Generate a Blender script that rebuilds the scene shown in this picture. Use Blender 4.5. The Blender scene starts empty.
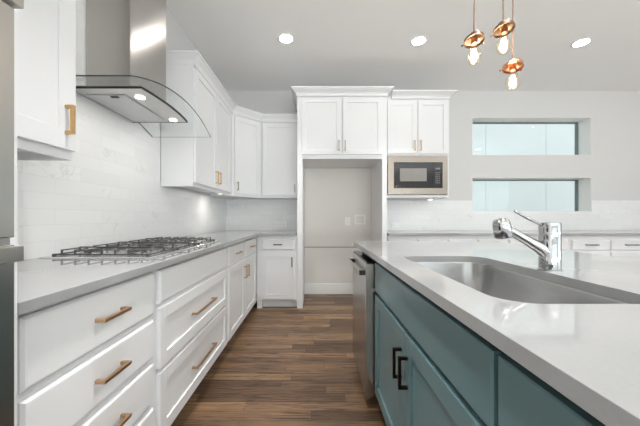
import bpy, bmesh, math, random
from mathutils import Vector, Matrix
random.seed(7)
SC = bpy.context.scene
COL = SC.collection
PI = math.pi

# ------------------------------------------------------------------ camera
cam = bpy.data.cameras.new('camera')
cam_o = bpy.data.objects.new('camera', cam); COL.objects.link(cam_o)
CAM_Z = 1.103
cam_o.location = (0, 0, CAM_Z)
cam_o.rotation_euler = (PI / 2, 0, 0)
cam.sensor_width = 36.0
cam.lens = 280.0 * 36.0 / 640.0
cam.shift_x = 5.5 / 640.0
cam.shift_y = 4.3 / 640.0
cam.clip_start = 0.02
SC.camera = cam_o

# ------------------------------------------------------------------ world, daylight, exposure
W = bpy.data.worlds.new('sky'); SC.world = W
W.use_nodes = True
nt = W.node_tree
for n in list(nt.nodes): nt.nodes.remove(n)
sky = nt.nodes.new('ShaderNodeTexSky')
sky.sky_type = 'NISHITA'; sky.sun_disc = False
sky.sun_elevation = math.radians(48); sky.sun_rotation = math.radians(200)
sky.air_density = 1.0; sky.dust_density = 2.5; sky.ozone_density = 1.0
bg = nt.nodes.new('ShaderNodeBackground'); bg.inputs['Strength'].default_value = 0.75
ow = nt.nodes.new('ShaderNodeOutputWorld')
hz = nt.nodes.new('ShaderNodeMix'); hz.data_type = 'RGBA'; hz.inputs[0].default_value = 0.95; hz.inputs[7].default_value = (0.95, 0.985, 1.0, 1)   # thin overcast
nt.links.new(sky.outputs[0], hz.inputs[6]); nt.links.new(hz.outputs[2], bg.inputs[0]); nt.links.new(bg.outputs[0], ow.inputs[0])

sun = bpy.data.lights.new('sun', 'SUN'); sun.energy = 1.25; sun.angle = math.radians(1.5); sun.color = (1.0, 0.98, 0.95)
sun_o = bpy.data.objects.new('sun', sun); COL.objects.link(sun_o); sun_o.rotation_euler = (math.radians(34), 0, math.radians(4))

def area_light(name, loc, rot, sx, sy, power, color=(1, 1, 1), shape='RECTANGLE', parent=None, spread=PI):
    l = bpy.data.lights.new(name, 'AREA'); l.shape = shape; l.size = sx
    if shape in ('RECTANGLE', 'ELLIPSE'): l.size_y = sy
    l.energy = power; l.color = color; l.spread = spread
    o = bpy.data.objects.new(name, l); COL.objects.link(o)
    o.location = loc; o.rotation_euler = rot
    if parent: o.parent = parent
    return o
XL, XR, YB, YR, ZC = -1.28, 5.6, 4.04, -4.2, 2.93      # room: left, right, back, rear wall, ceiling
# daylight standing in the panes of the big rear and right windows
area_light('rear_window_daylight', (1.7, YR + 0.03, 1.3), (math.radians(100), 0, 0), 4.6, 1.9, 18, (0.97, 0.985, 1.0))
area_light('side_window_daylight', (XR - 0.03, -1.6, 1.5), (math.radians(105), 0, PI / 2), 4.0, 2.1, 24, (0.97, 0.985, 1.0))

# added fill lamps just inside those windows, aimed up to brighten the ceiling
area_light('rear_ceiling_fill', (1.7, YR + 0.12, 0.95), (math.radians(164), 0, 0), 4.6, 1.0, 265, (0.95, 0.98, 1.0))
area_light('side_ceiling_fill', (XR - 0.12, -1.6, 0.95), (math.radians(164), 0, PI / 2), 4.0, 1.0, 80, (0.95, 0.98, 1.0))
vs = SC.view_settings
SC.display_settings.display_device = 'sRGB'
vs.view_transform = 'Standard'; vs.look = 'None'; vs.gamma = 1.0
vs.use_curve_mapping = False
vs.exposure = 0.42
SC.cycles.use_denoising = True
SC.cycles.max_bounces = 10; SC.cycles.diffuse_bounces = 6; SC.cycles.transparent_max_bounces = 12

# ------------------------------------------------------------------ helpers
def lin(c):
    return tuple(((v / 255.0) / 12.92 if v / 255.0 <= 0.04045 else ((v / 255.0 + 0.055) / 1.055) ** 2.4) for v in c) + (1.0,)

def new_mat(name):
    m = bpy.data.materials.new(name); m.use_nodes = True
    t = m.node_tree
    b = t.nodes.get('Principled BSDF')
    return m, t, b

def N(t, typ, **kw):
    n = t.nodes.new(typ)
    for k, v in kw.items(): setattr(n, k, v)
    return n

def coords(t, scale=(1, 1, 1), rot=(0, 0, 0), which='Object'):
    tc = N(t, 'ShaderNodeTexCoord'); mp = N(t, 'ShaderNodeMapping')
    mp.inputs['Scale'].default_value = scale; mp.inputs['Rotation'].default_value = rot
    t.links.new(tc.outputs[which], mp.inputs[0])
    return mp.outputs[0]

def ramp(t, src, stops):
    r = N(t, 'ShaderNodeValToRGB')
    els = r.color_ramp.elements
    while len(els) > len(stops): els.remove(els[-1])
    while len(els) < len(stops): els.new(0.5)
    for e, (p, c) in zip(els, stops): e.position = p; e.color = c
    t.links.new(src, r.inputs[0])
    return r.outputs[0]

def mix(t, fac, a, b, mode='MIX'):
    m = N(t, 'ShaderNodeMix'); m.data_type = 'RGBA'; m.blend_type = mode
    for sock, v in ((m.inputs[0], fac), (m.inputs[6], a), (m.inputs[7], b)):
        if hasattr(v, 'is_linked'): t.links.new(v, sock)
        else: sock.default_value = v
    return m.outputs[2]

def simple(name, rgb, rough=0.5, metal=0.0, noise=0.03, nscale=6.0, bump=0.0, stretch=(1, 1, 1), coat=0.0, spec=0.5):
    m, t, b = new_mat(name)
    nz = N(t, 'ShaderNodeTexNoise'); nz.inputs['Scale'].default_value = nscale; nz.inputs['Detail'].default_value = 4
    t.links.new(coords(t, stretch), nz.inputs['Vector'])
    c = lin(rgb)
    lo = tuple(max(0, v * (1 - noise)) for v in c[:3]) + (1,); hi = tuple(min(1, v * (1 + noise)) for v in c[:3]) + (1,)
    t.links.new(ramp(t, nz.outputs['Fac'], [(0.3, lo), (0.7, hi)]), b.inputs['Base Color'])
    b.inputs['Roughness'].default_value = rough; b.inputs['Metallic'].default_value = metal
    b.inputs['Specular IOR Level'].default_value = spec
    if coat: b.inputs['Coat Weight'].default_value = coat; b.inputs['Coat Roughness'].default_value = 0.1
    if bump:
        bp = N(t, 'ShaderNodeBump'); bp.inputs['Strength'].default_value = bump; bp.inputs['Distance'].default_value = 0.002
        t.links.new(nz.outputs['Fac'], bp.inputs['Height']); t.links.new(bp.outputs[0], b.inputs['Normal'])
    return m

def emitter(name, rgb, strength):
    m, t, b = new_mat(name)
    b.inputs['Base Color'].default_value = lin(rgb)
    b.inputs['Emission Color'].default_value = lin(rgb); b.inputs['Emission Strength'].default_value = strength
    return m

def brushed(name, rgb, rough, axis):          # axis = the direction the brushing runs along
    m, t, b = new_mat(name)
    sc = [120, 120, 120]; sc[axis] = 1.5
    nz = N(t, 'ShaderNodeTexNoise'); nz.inputs['Scale'].default_value = 1.0; nz.inputs['Detail'].default_value = 3
    t.links.new(coords(t, tuple(sc)), nz.inputs['Vector'])
    c = lin(rgb)
    t.links.new(ramp(t, nz.outputs['Fac'], [(0.3, tuple(v * 0.985 for v in c[:3]) + (1,)), (0.7, c)]), b.inputs['Base Color'])
    b.inputs['Metallic'].default_value = 1.0
    rr = N(t, 'ShaderNodeMapRange'); rr.inputs[3].default_value = rough - 0.008; rr.inputs[4].default_value = rough + 0.008
    t.links.new(nz.outputs['Fac'], rr.inputs[0]); t.links.new(rr.outputs[0], b.inputs['Roughness'])
    return m

def twisted(m, rot):                           # brushing direction that runs slantwise across the sheet
    t = m.node_tree; b = t.nodes.get('Principled BSDF')
    tg = N(t, 'ShaderNodeTangent'); tg.direction_type = 'RADIAL'; tg.axis = 'Z'
    t.links.new(tg.outputs[0], b.inputs['Tangent']); b.inputs['Anisotropic'].default_value = 0.8; b.inputs['Anisotropic Rotation'].default_value = rot
    return m

def clear(name, tint, refl=1.0, ior=1.45):                # thin clear glass: see-through with a fresnel reflection
    m = bpy.data.materials.new(name); m.use_nodes = True
    t = m.node_tree
    for n in list(t.nodes): t.nodes.remove(n)
    out = N(t, 'ShaderNodeOutputMaterial'); tr = N(t, 'ShaderNodeBsdfTransparent'); gl = N(t, 'ShaderNodeBsdfGlossy')
    tr.inputs[0].default_value = lin(tint); gl.inputs['Roughness'].default_value = 0.02
    lw = N(t, 'ShaderNodeLayerWeight'); lw.inputs['Blend'].default_value = 0.5
    pw = N(t, 'ShaderNodeMath', operation='POWER'); pw.inputs[1].default_value = 5.0
    fr = N(t, 'ShaderNodeMath', operation='MULTIPLY_ADD'); fr.inputs[1].default_value = 0.96; fr.inputs[2].default_value = 0.04
    t.links.new(lw.outputs['Facing'], pw.inputs[0]); t.links.new(pw.outputs[0], fr.inputs[0])
    mu = N(t, 'ShaderNodeMath', operation='MULTIPLY'); mu.inputs[1].default_value = refl
    mx = N(t, 'ShaderNodeMixShader')
    t.links.new(fr.outputs[0], mu.inputs[0]); t.links.new(mu.outputs[0], mx.inputs[0])
    t.links.new(tr.outputs[0], mx.inputs[1]); t.links.new(gl.outputs[0], mx.inputs[2]); t.links.new(mx.outputs[0], out.inputs[0])
    return m

# ------------------------------------------------------------------ materials
M = {}
M['wall'] = simple('grey_wall_paint', (210, 209, 208), 0.75, noise=0.008, nscale=2, bump=0.03)
M['ceiling'] = simple('ceiling_paint', (243, 243, 242), 0.85, noise=0.008, nscale=2, bump=0.03)
M['alcove'] = simple('warm_primer_paint', (222, 218, 213), 0.75, noise=0.02, nscale=2)
M['jointshade'] = simple('grey_joint_shade', (150, 142, 135), 0.6, noise=0.03)  # shade of the alcove panel joint, painted as a grey
M['trim'] = simple('white_trim_paint', (236, 235, 233), 0.4, noise=0.005)
M['cab'] = simple('white_cabinet_lacquer', (226, 226, 227), 0.45, noise=0.006, nscale=3, spec=0.25)
M['teal'] = simple('teal_cabinet_paint', (98, 127, 132), 0.24, noise=0.04, nscale=3)
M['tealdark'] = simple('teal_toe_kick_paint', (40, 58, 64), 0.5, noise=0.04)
M['pull'] = simple('brushed_copper_bronze', (200, 166, 130), 0.3, 1.0, noise=0.06, nscale=40, stretch=(1, 8, 8))
M['brass'] = simple('brushed_brass', (205, 168, 118), 0.3, 1.0, noise=0.06, nscale=40)
M['midpull'] = simple('brushed_bronze_grey', (168, 152, 136), 0.32, 1.0, noise=0.06, nscale=40)
M['darkpull'] = simple('dark_bronze_metal', (58, 50, 46), 0.3, 1.0, noise=0.08, nscale=40)
M['steel'] = brushed('brushed_stainless_upright', (190, 187, 183), 0.26, 2)
M['steelx'] = brushed('brushed_stainless_level', (188, 184, 178), 0.28, 0)
M['trimsteel'] = brushed('warm_stainless_trim', (146, 137, 128), 0.24, 0)
M['rearwall'] = simple('rear_wall_paint', (176, 175, 174), 0.75, noise=0.01, nscale=2)
M['traysteel'] = brushed('bright_cooktop_steel', (228, 228, 227), 0.22, 1)
M['sink'] = brushed('satin_sink_steel', (180, 179, 178), 0.27, 2)
M['hoodsteel'] = brushed('hood_stainless', (200, 198, 195), 0.27, 2)
M['chimney'] = twisted(brushed('chimney_stainless', (196, 192, 188), 0.27, 2), 0.21)
M['mesh'] = simple('hood_filter_mesh', (196, 196, 196), 0.38, 1.0, noise=0.12, nscale=300)
M['chrome'] = simple('polished_chrome', (186, 186, 187), 0.06, 1.0, noise=0.01)
M['black'] = simple('black_glass', (22, 21, 20), 0.12, noise=0.05)
M['matteblack'] = simple('matte_black', (26, 26, 26), 0.5, noise=0.1)
M['iron'] = simple('cast_iron_enamel', (72, 71, 70), 0.32, noise=0.2, nscale=60, bump=0.2)
M['cap'] = simple('burner_cap_enamel', (38, 38, 38), 0.4, noise=0.1)
M['copper'] = simple('aged_copper', (176, 130, 102), 0.28, 1.0, noise=0.18, nscale=40)
M['agedbronze'] = simple('weathered_bronze', (112, 92, 78), 0.42, 1.0, noise=0.2, nscale=50)
M['cord'] = simple('brown_cloth_cord', (120, 98, 84), 0.7, noise=0.15, nscale=200)
M['plate'] = simple('white_plastic', (236, 235, 233), 0.35, noise=0.01)
M['frame'] = simple('grey_window_frame', (122, 130, 132), 0.45, noise=0.04)
M['pane'] = clear('window_glass', (240, 250, 250), 0.9)
M['canopy'] = clear('hood_canopy_glass', (254, 255, 255), 0.5)
M['bulb'] = clear('bulb_glass', (255, 250, 240), 0.7)
M['filament'] = emitter('glowing_filament', (255, 238, 208), 70)
M['can'] = emitter('downlight_diffuser', (255, 252, 246), 40.0)
M['puck'] = emitter('puck_lens', (255, 246, 232), 6.0)
M['screen'] = simple('grey_oven_window', (132, 127, 123), 0.18, noise=0.03, nscale=200)
M['button'] = simple('grey_key_print', (120, 116, 112), 0.4, noise=0.1)
M['panelwall'] = simple('pale_siding_paint', (232, 227, 227), 0.7, noise=0.01)
M['ground'] = simple('side_yard_gravel', (180, 178, 172), 0.9, noise=0.2, nscale=40, bump=0.4)

def mat_quartz():
    m, t, b = new_mat('white_quartz')
    co = coords(t)
    nz = N(t, 'ShaderNodeTexNoise'); nz.inputs['Scale'].default_value = 1.3; nz.inputs['Detail'].default_value = 6; nz.inputs['Distortion'].default_value = 1.2
    t.links.new(co, nz.inputs['Vector'])
    v = ramp(t, nz.outputs['Fac'], [(0.40, lin((157, 157, 156))), (0.5, lin((153, 153, 153))), (0.60, lin((157, 157, 156)))])
    n2 = N(t, 'ShaderNodeTexNoise'); n2.inputs['Scale'].default_value = 160; n2.inputs['Detail'].default_value = 2
    t.links.new(co, n2.inputs['Vector'])
    sp = ramp(t, n2.outputs['Fac'], [(0.3, (0.97, 0.97, 0.97, 1)), (0.6, (1, 1, 1, 1))])
    t.links.new(mix(t, 1.0, v, sp, 'MULTIPLY'), b.inputs['Base Color'])
    b.inputs['Roughness'].default_value = 0.05; b.inputs['Specular IOR Level'].default_value = 0.8
    return m
M['quartz'] = mat_quartz()

def mat_marble(name, rot):                        # rot turns the wall plane into the texture's XY plane
    m, t, b = new_mat(name)
    tc = N(t, 'ShaderNodeTexCoord'); sx = N(t, 'ShaderNodeSeparateXYZ'); cx = N(t, 'ShaderNodeCombineXYZ')
    t.links.new(tc.outputs['Object'], sx.inputs[0])
    t.links.new(sx.outputs[rot], cx.inputs[0]); t.links.new(sx.outputs[2], cx.inputs[1])
    br = N(t, 'ShaderNodeTexBrick'); br.offset = 0.5
    br.inputs['Scale'].default_value = 1.0; br.inputs['Brick Width'].default_value = 0.305; br.inputs['Row Height'].default_value = 0.0762
    br.inputs['Mortar Size'].default_value = 0.0009; br.inputs['Mortar Smooth'].default_value = 0.2; br.inputs['Bias'].default_value = 0.0
    br.inputs['Color1'].default_value = lin((228, 228, 228)); br.inputs['Color2'].default_value = lin((233, 233, 233)); br.inputs['Mortar'].default_value = lin((217, 217, 216))
    t.links.new(cx.outputs[0], br.inputs['Vector'])
    # veins: a different patch of marble on every tile
    sep = N(t, 'ShaderNodeSeparateColor'); t.links.new(br.outputs['Color'], sep.inputs[0])
    ml = N(t, 'ShaderNodeMath', operation='MULTIPLY'); ml.inputs[1].default_value = 400.0; t.links.new(sep.outputs[0], ml.inputs[0])
    c2 = N(t, 'ShaderNodeCombineXYZ'); t.links.new(ml.outputs[0], c2.inputs[2])
    va = N(t, 'ShaderNodeVectorMath', operation='ADD'); t.links.new(cx.outputs[0], va.inputs[0]); t.links.new(c2.outputs[0], va.inputs[1])
    nz = N(t, 'ShaderNodeTexNoise'); nz.inputs['Scale'].default_value = 4.2; nz.inputs['Detail'].default_value = 7; nz.inputs['Distortion'].default_value = 1.6
    t.links.new(va.outputs[0], nz.inputs['Vector'])
    vein = ramp(t, nz.outputs['Fac'], [(0.475, (1, 1, 1, 1)), (0.5, (0.87, 0.87, 0.875, 1)), (0.52, (1, 1, 1, 1))])
    n3 = N(t, 'ShaderNodeTexNoise'); n3.inputs['Scale'].default_value = 2.0; t.links.new(va.outputs[0], n3.inputs['Vector'])
    msk = ramp(t, n3.outputs['Fac'], [(0.5, (0, 0, 0, 1)), (0.68, (1, 1, 1, 1))])
    t.links.new(mix(t, 1.0, br.outputs['Color'], mix(t, msk, (1, 1, 1, 1), vein), 'MULTIPLY'), b.inputs['Base Color'])
    b.inputs['Roughness'].default_value = 0.3; b.inputs['Specular IOR Level'].default_value = 0.35
    bp = N(t, 'ShaderNodeBump'); bp.inputs['Strength'].default_value = 0.12; bp.inputs['Distance'].default_value = 0.001; bp.invert = True
    t.links.new(br.outputs['Fac'], bp.inputs['Height']); t.links.new(bp.outputs[0], b.inputs['Normal'])
    return m
M['marble_left'] = mat_marble('marble_tile_left', 1)
M['marble_back'] = mat_marble('marble_tile_back', 0)

def mat_floor():
    m, t, b = new_mat('stained_oak_planks')
    co = coords(t)
    br = N(t, 'ShaderNodeTexBrick'); br.offset = 0.0
    br.inputs['Scale'].default_value = 1.0; br.inputs['Brick Width'].default_value = 0.9; br.inputs['Row Height'].default_value = 0.076
    br.inputs['Mortar Size'].default_value = 0.0011; br.inputs['Mortar Smooth'].default_value = 0.15
    br.inputs['Color1'].default_value = (0, 0, 0, 1); br.inputs['Color2'].default_value = (1, 1, 1, 1); br.inputs['Mortar'].default_value = (0.3, 0.3, 0.3, 1)
    # every row of planks starts at its own place
    sx = N(t, 'ShaderNodeSeparateXYZ'); t.links.new(co, sx.inputs[0])
    dv = N(t, 'ShaderNodeMath', operation='DIVIDE'); dv.inputs[1].default_value = 0.076; t.links.new(sx.outputs[1], dv.inputs[0])
    fl = N(t, 'ShaderNodeMath', operation='FLOOR'); t.links.new(dv.outputs[0], fl.inputs[0])
    wn = N(t, 'ShaderNodeTexWhiteNoise'); wn.noise_dimensions = '1D'; t.links.new(fl.outputs[0], wn.inputs['W'])
    ad = N(t, 'ShaderNodeMath', operation='MULTIPLY_ADD'); ad.inputs[1].default_value = 7.0; t.links.new(wn.outputs['Value'], ad.inputs[0]); t.links.new(sx.outputs[0], ad.inputs[2])
    cxy = N(t, 'ShaderNodeCombineXYZ'); t.links.new(ad.outputs[0], cxy.inputs[0]); t.links.new(sx.outputs[1], cxy.inputs[1])
    t.links.new(cxy.outputs[0], br.inputs['Vector'])
    plank = ramp(t, br.outputs['Color'], [(0.0, lin((84, 63, 46))), (0.5, lin((115, 89, 66))), (1.0, lin((143, 114, 84)))])
    sep = N(t, 'ShaderNodeSeparateColor'); t.links.new(br.outputs['Color'], sep.inputs[0])
    ml = N(t, 'ShaderNodeMath', operation='MULTIPLY'); ml.inputs[1].default_value = 37.0; t.links.new(sep.outputs[0], ml.inputs[0])
    c2 = N(t, 'ShaderNodeCombineXYZ'); t.links.new(ml.outputs[0], c2.inputs[2])
    mp = N(t, 'ShaderNodeMapping'); mp.inputs['Scale'].default_value = (3.0, 60, 1)
    t.links.new(co, mp.inputs[0])
    va = N(t, 'ShaderNodeVectorMath', operation='ADD'); t.links.new(mp.outputs[0], va.inputs[0]); t.links.new(c2.outputs[0], va.inputs[1])
    nz = N(t, 'ShaderNodeTexNoise'); nz.inputs['Scale'].default_value = 1.0; nz.inputs['Detail'].default_value = 8; nz.inputs['Distortion'].default_value = 1.4; nz.inputs['Roughness'].default_value = 0.65
    t.links.new(va.outputs[0], nz.inputs['Vector'])
    grain = ramp(t, nz.outputs['Fac'], [(0.38, (0.24, 0.21, 0.20, 1)), (0.48, (0.82, 0.80, 0.79, 1)), (0.66, (1.34, 1.32, 1.28, 1))])
    base = mix(t, 1.0, plank, grain, 'MULTIPLY')
    t.links.new(mix(t, br.outputs['Fac'], base, lin((44, 31, 24))), b.inputs['Base Color'])
    b.inputs['Roughness'].default_value = 0.36
    bp = N(t, 'ShaderNodeBump'); bp.inputs['Strength'].default_value = 0.2; bp.inputs['Distance'].default_value = 0.001
    t.links.new(nz.outputs['Fac'], bp.inputs['Height']); t.links.new(bp.outputs[0], b.inputs['Normal'])
    return m
M['floor'] = mat_floor()

# ------------------------------------------------------------------ mesh builder
class MB:
    def __init__(s): s.bm = bmesh.new()
    def box(s, x0, x1, y0, y1, z0, z1):
        v = [s.bm.verts.new(p) for p in ((x0, y0, z0), (x1, y0, z0), (x1, y1, z0), (x0, y1, z0), (x0, y0, z1), (x1, y0, z1), (x1, y1, z1), (x0, y1, z1))]
        for f in ((3, 2, 1, 0), (4, 5, 6, 7), (0, 1, 5, 4), (1, 2, 6, 5), (2, 3, 7, 6), (3, 0, 4, 7)): s.bm.faces.new([v[i] for i in f])
        return s
    def loft(s, rings, cap0=True, cap1=True, closed=True):
        R = [[s.bm.verts.new(p) for p in r] for r in rings]
        n = len(R[0])
        for a, b in zip(R[:-1], R[1:]):
            for i in range(n if closed else n - 1):
                s.bm.faces.new((a[i], a[(i + 1) % n], b[(i + 1) % n], b[i]))
        if cap0: s.bm.faces.new(R[0][::-1])
        if cap1: s.bm.faces.new(R[-1])
        return s
    def prism(s, poly, axis, a, b):          # poly: 2-D points; axis: 'x','y','z' the extrusion direction
        def P(p, h): return {'x': (h, p[0], p[1]), 'y': (p[0], h, p[1]), 'z': (p[0], p[1], h)}[axis]
        return s.loft([[P(p, a) for p in poly], [P(p, b) for p in poly]])
    def lathe(s, prof, n=24, c=(0, 0, 0), mat=None, cap=True):
        rings = []
        for r, z in prof:
            ring = []
            for i in range(n):
                a = 2 * PI * i / n
                p = Vector((r * math.cos(a), r * math.sin(a), z))
                if mat is not None: p = mat @ p
                ring.append(tuple(Vector(c) + p))
            rings.append(ring)
        return s.loft(rings, cap, cap)
    def tube(s, pts, r, n=10, cap=True):
        pts = [Vector(p) for p in pts]
        rad = r if isinstance(r, (list, tuple)) else [r] * len(pts)
        rings = []; prev = None
        for i, p in enumerate(pts):
            d = ((pts[min(i + 1, len(pts) - 1)] - pts[max(i - 1, 0)])).normalized()
            if prev is None:
                u = d.orthogonal().normalized()
            else:
                u = (prev - d * prev.dot(d)).normalized()
            prev = u; w = d.cross(u)
            rings.append([tuple(p + (u * math.cos(2 * PI * k / n) + w * math.sin(2 * PI * k / n)) * rad[i]) for k in range(n)])
        return s.loft(rings, cap, cap)
    def bar(s, p, q, w, h):                   # square bar from p to q, w wide in plan, h tall
        p, q = Vector(p), Vector(q); d = (q - p).normalized()
        u = d.cross(Vector((0, 0, 1)))
        u = Vector((1, 0, 0)) if u.length < 1e-4 else u.normalized()
        v = u.cross(d)
        return s.loft([[tuple(c + u * (a * w / 2) + v * (b * h / 2)) for a, b in ((-1, -1), (1, -1), (1, 1), (-1, 1))] for c in (p, q)])
    def build(s, name, mat, parent=None, bevel=0.0, smooth=False, loc=None, rot=None, seg=2):
        bmesh.ops.recalc_face_normals(s.bm, faces=s.bm.faces)
        me = bpy.data.meshes.new(name); s.bm.to_mesh(me); s.bm.free()
        o = bpy.data.objects.new(name, me); COL.objects.link(o)
        me.materials.append(M[mat] if isinstance(mat, str) else mat)
        if smooth:
            for p in me.polygons: p.use_smooth = True
            try: me.set_sharp_from_angle(angle=math.radians(38))
            except Exception: pass
        if bevel:
            bv = o.modifiers.new('bevel', 'BEVEL'); bv.width = bevel; bv.segments = seg; bv.limit_method = 'ANGLE'; bv.angle_limit = math.radians(35)
            bv.harden_normals = False
        if parent: o.parent = parent
        if loc: o.location = loc
        if rot: o.rotation_euler = rot
        return o

def B(*a): return MB().box(*a)

def tag(o, label, cat, group=None):
    o['label'] = label; o['category'] = cat
    if group: o['group'] = group
    return o
def thing(name, label, cat, loc=(0, 0, 0), rz=0.0, group=None):
    o = bpy.data.objects.new(name, None); COL.objects.link(o)
    o.empty_display_size = 0.1
    o.location = loc; o.rotation_euler = (0, 0, rz)
    return tag(o, label, cat, group)
def struct(o):
    o['kind'] = 'structure'; return o

def sweep(path, prof, pre=None, post=None):
    """mitred moulding along a plan path; prof = (outward, z); outward lies to the right of travel"""
    P = [Vector(p) for p in path]
    pre = Vector(pre) if pre else None; post = Vector(post) if post else None
    mb = MB(); rings = []
    for i, p in enumerate(P):
        a = P[i - 1] if i > 0 else pre
        b = P[i + 1] if i < len(P) - 1 else post
        d1 = (p - a).normalized() if a is not None else None
        d2 = (b - p).normalized() if b is not None else None
        if d1 is None: d1 = d2
        if d2 is None: d2 = d1
        n1 = Vector((d1.y, -d1.x)); n2 = Vector((d2.y, -d2.x))
        n = n1 + n2; n = n / max(1e-6, n.dot(n1))
        rings.append([(p.x + n.x * o, p.y + n.y * o, z) for o, z in prof])
    return mb.loft(rings)

def crown_profile(z0, z1, out):
    h = z1 - z0
    return [(-0.004, z0), (0.004, z0), (0.008, z0 + 0.10 * h), (0.010, z0 + 0.22 * h), (out * 0.30, z0 + 0.42 * h), (out * 0.62, z0 + 0.62 * h),
            (out * 0.80, z0 + 0.74 * h), (out * 0.82, z0 + 0.80 * h), (out, z0 + 0.82 * h), (out, z1), (-0.004, z1)]

# ---- cabinet fronts (local frame: x along the width, z up, front faces -y, face frame front at y = 0)
TH = 0.02
def shaker(x0, x1, z0, z1, rail=0.057, rec=0.009):
    mb = MB()
    mb.box(x0, x0 + rail, -TH, -0.0005, z0, z1); mb.box(x1 - rail, x1, -TH, -0.0005, z0, z1)
    mb.box(x0 + rail, x1 - rail, -TH, -0.0005, z0, z0 + rail); mb.box(x0 + rail, x1 - rail, -TH, -0.0005, z1 - rail, z1)
    mb.box(x0 + rail - 0.001, x1 - rail + 0.001, -TH + rec, -0.001, z0 + rail - 0.001, z1 - rail + 0.001)
    return mb
def slab(x0, x1, z0, z1, ch=0.008):
    r = lambda d, y: [(x0 + d, y, z0 + d), (x1 - d, y, z0 + d), (x1 - d, y, z1 - d), (x0 + d, y, z1 - d)]
    return MB().loft([r(0, -0.0005), r(0, -TH + ch), r(ch * 0.8, -TH + 0.001), r(ch * 1.4, -TH)])
def pull(parent, cx, cz, L, vertical, mat='pull', sec=0.011, out=0.034):
    mb = MB(); h = L / 2; s = sec / 2
    y0, y1 = -TH - out, -TH - out + sec
    def bx(a0, a1, yy0, yy1):
        if vertical: mb.box(cx - s, cx + s, yy0, yy1, cz + a0, cz + a1)
        else: mb.box(cx + a0, cx + a1, yy0, yy1, cz - s, cz + s)
    # one continuous bracket: bar plus two posts
    poly = [(-h, -TH + 0.001), (-h, y0), (h, y0), (h, -TH + 0.001), (h - sec, -TH + 0.001), (h - sec, y1), (-h + sec, y1), (-h + sec, -TH + 0.001)]
    mb2 = MB()
    if vertical: mb2.loft([[(cx + e, y, cz + a) for a, y in poly] for e in (-s, s)])
    else: mb2.loft([[(cx + a, y, cz + e) for a, y in poly] for e in (-s, s)])
    mb.bm.free()
    return mb2.build('handle', mat, parent, bevel=0.0012)

def door(parent, x0, x1, z0, z1, mat='cab', h=None, hm='pull', L=0.115, rail=0.057):
    d = shaker(x0, x1, z0, z1, rail).build('door', mat, parent, bevel=0.0012)
    if h: pull(d, h[0], h[1], L, True, hm)
    return d
def drawer(parent, x0, x1, z0, z1, mat='cab', flat=True, h=None, hm='pull', L=0.15, name='drawer', ch=0.008):
    d = (slab(x0, x1, z0, z1, ch) if flat else shaker(x0, x1, z0, z1)).build(name, mat, parent, bevel=0.0 if flat else 0.0012)
    if h: pull(d, h[0], h[1], L, False, hm)
    return d
def carcass(parent, w, depth, z0, z1, mat='cab', toe=True, toemat='cab', hollow=False, name='body'):
    mb = MB()
    if hollow:
        t = 0.018
        mb.box(0, t, 0.02, depth, z0, z1); mb.box(w - t, w, 0.02, depth, z0, z1); mb.box(t, w - t, 0.02, depth, z0, z0 + t)
        mb.box(t, w - t, depth - t, depth, z0 + t, z1)
        mb.box(0, 0.04, 0, 0.02, z0, z1 - 0.046); mb.box(w - 0.04, w, 0, 0.02, z0, z1 - 0.046)
        mb.box(0.04, w - 0.04, 0, 0.02, z0, z0 + 0.03)
        mb.box(0.04, w - 0.04, 0, 0.02, z1 - 0.235, z1 - 0.20)
    else: mb.box(0, w, 0, depth, z0, z1)
    o = mb.build(name, mat, parent)
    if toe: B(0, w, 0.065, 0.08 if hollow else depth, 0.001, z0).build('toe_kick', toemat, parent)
    return o

# ================================================================== THE ROOM
def wall_with_holes(name, axis, u0, u1, z0, z1, d0, d1, holes, mat):
    """axis 'y': wall spans x=u, thickness d in y; axis 'x': spans y=u, thickness in x"""
    us = sorted({u0, u1, *[h[0] for h in holes], *[h[1] for h in holes]}); zs = sorted({z0, z1, *[h[2] for h in holes], *[h[3] for h in holes]})
    mb = MB()
    for a, b in zip(us[:-1], us[1:]):
        for c, d in zip(zs[:-1], zs[1:]):
            um, zm = (a + b) / 2, (c + d) / 2
            if any(h[0] < um < h[1] and h[2] < zm < h[3] for h in holes): continue
            if axis == 'y': mb.box(a, b, d0, d1, c, d)
            else: mb.box(d0, d1, a, b, c, d)
    bmesh.ops.remove_doubles(mb.bm, verts=mb.bm.verts, dist=1e-5)
    # drop the inner faces two neighbouring blocks share
    seen = {}
    for f in mb.bm.faces: seen.setdefault(tuple(sorted(v.index for v in f.verts)), []).append(f)
    mb.bm.verts.index_update()
    seen = {}
    for f in mb.bm.faces: seen.setdefault(frozenset(v.index for v in f.verts), []).append(f)
    dead = [f for fs in seen.values() if len(fs) > 1 for f in fs]
    bmesh.ops.delete(mb.bm, geom=dead, context='FACES')
    return struct(mb.build(name, mat))

WX0, WX1 = 2.275, 3.99                       # the two slot windows in the back wall
WZ = ((2.00, 2.545), (1.185, 1.675))
struct(B(XL - 0.2, XR + 0.2, YR - 0.2, YB + 0.25, -0.1, 0).build('floor', 'floor'))
struct(B(XL - 0.2, XR + 0.2, YR - 0.2, YB + 0.25, ZC, ZC + 0.1).build('ceiling', 'ceiling'))
struct(B(XL - 0.2, XL, YR, YB, 0, ZC).build('wall_left', 'wall'))
wall_with_holes('wall_back', 'y', XL - 0.2, XR + 0.2, 0, ZC, YB, YB + 0.24, [(WX0, WX1, a, b) for a, b in WZ], 'wall')
wall_with_holes('wall_right', 'x', YR, YB, 0, ZC, XR, XR + 0.2, [(-3.6, 0.4, 0.45, 2.55)], 'wall')
wall_with_holes('wall_rear', 'y', XL - 0.2, XR + 0.2, 0, ZC, YR - 0.2, YR, [(-0.6, 4.0, 0.35, 2.25)], 'rearwall')
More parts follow.
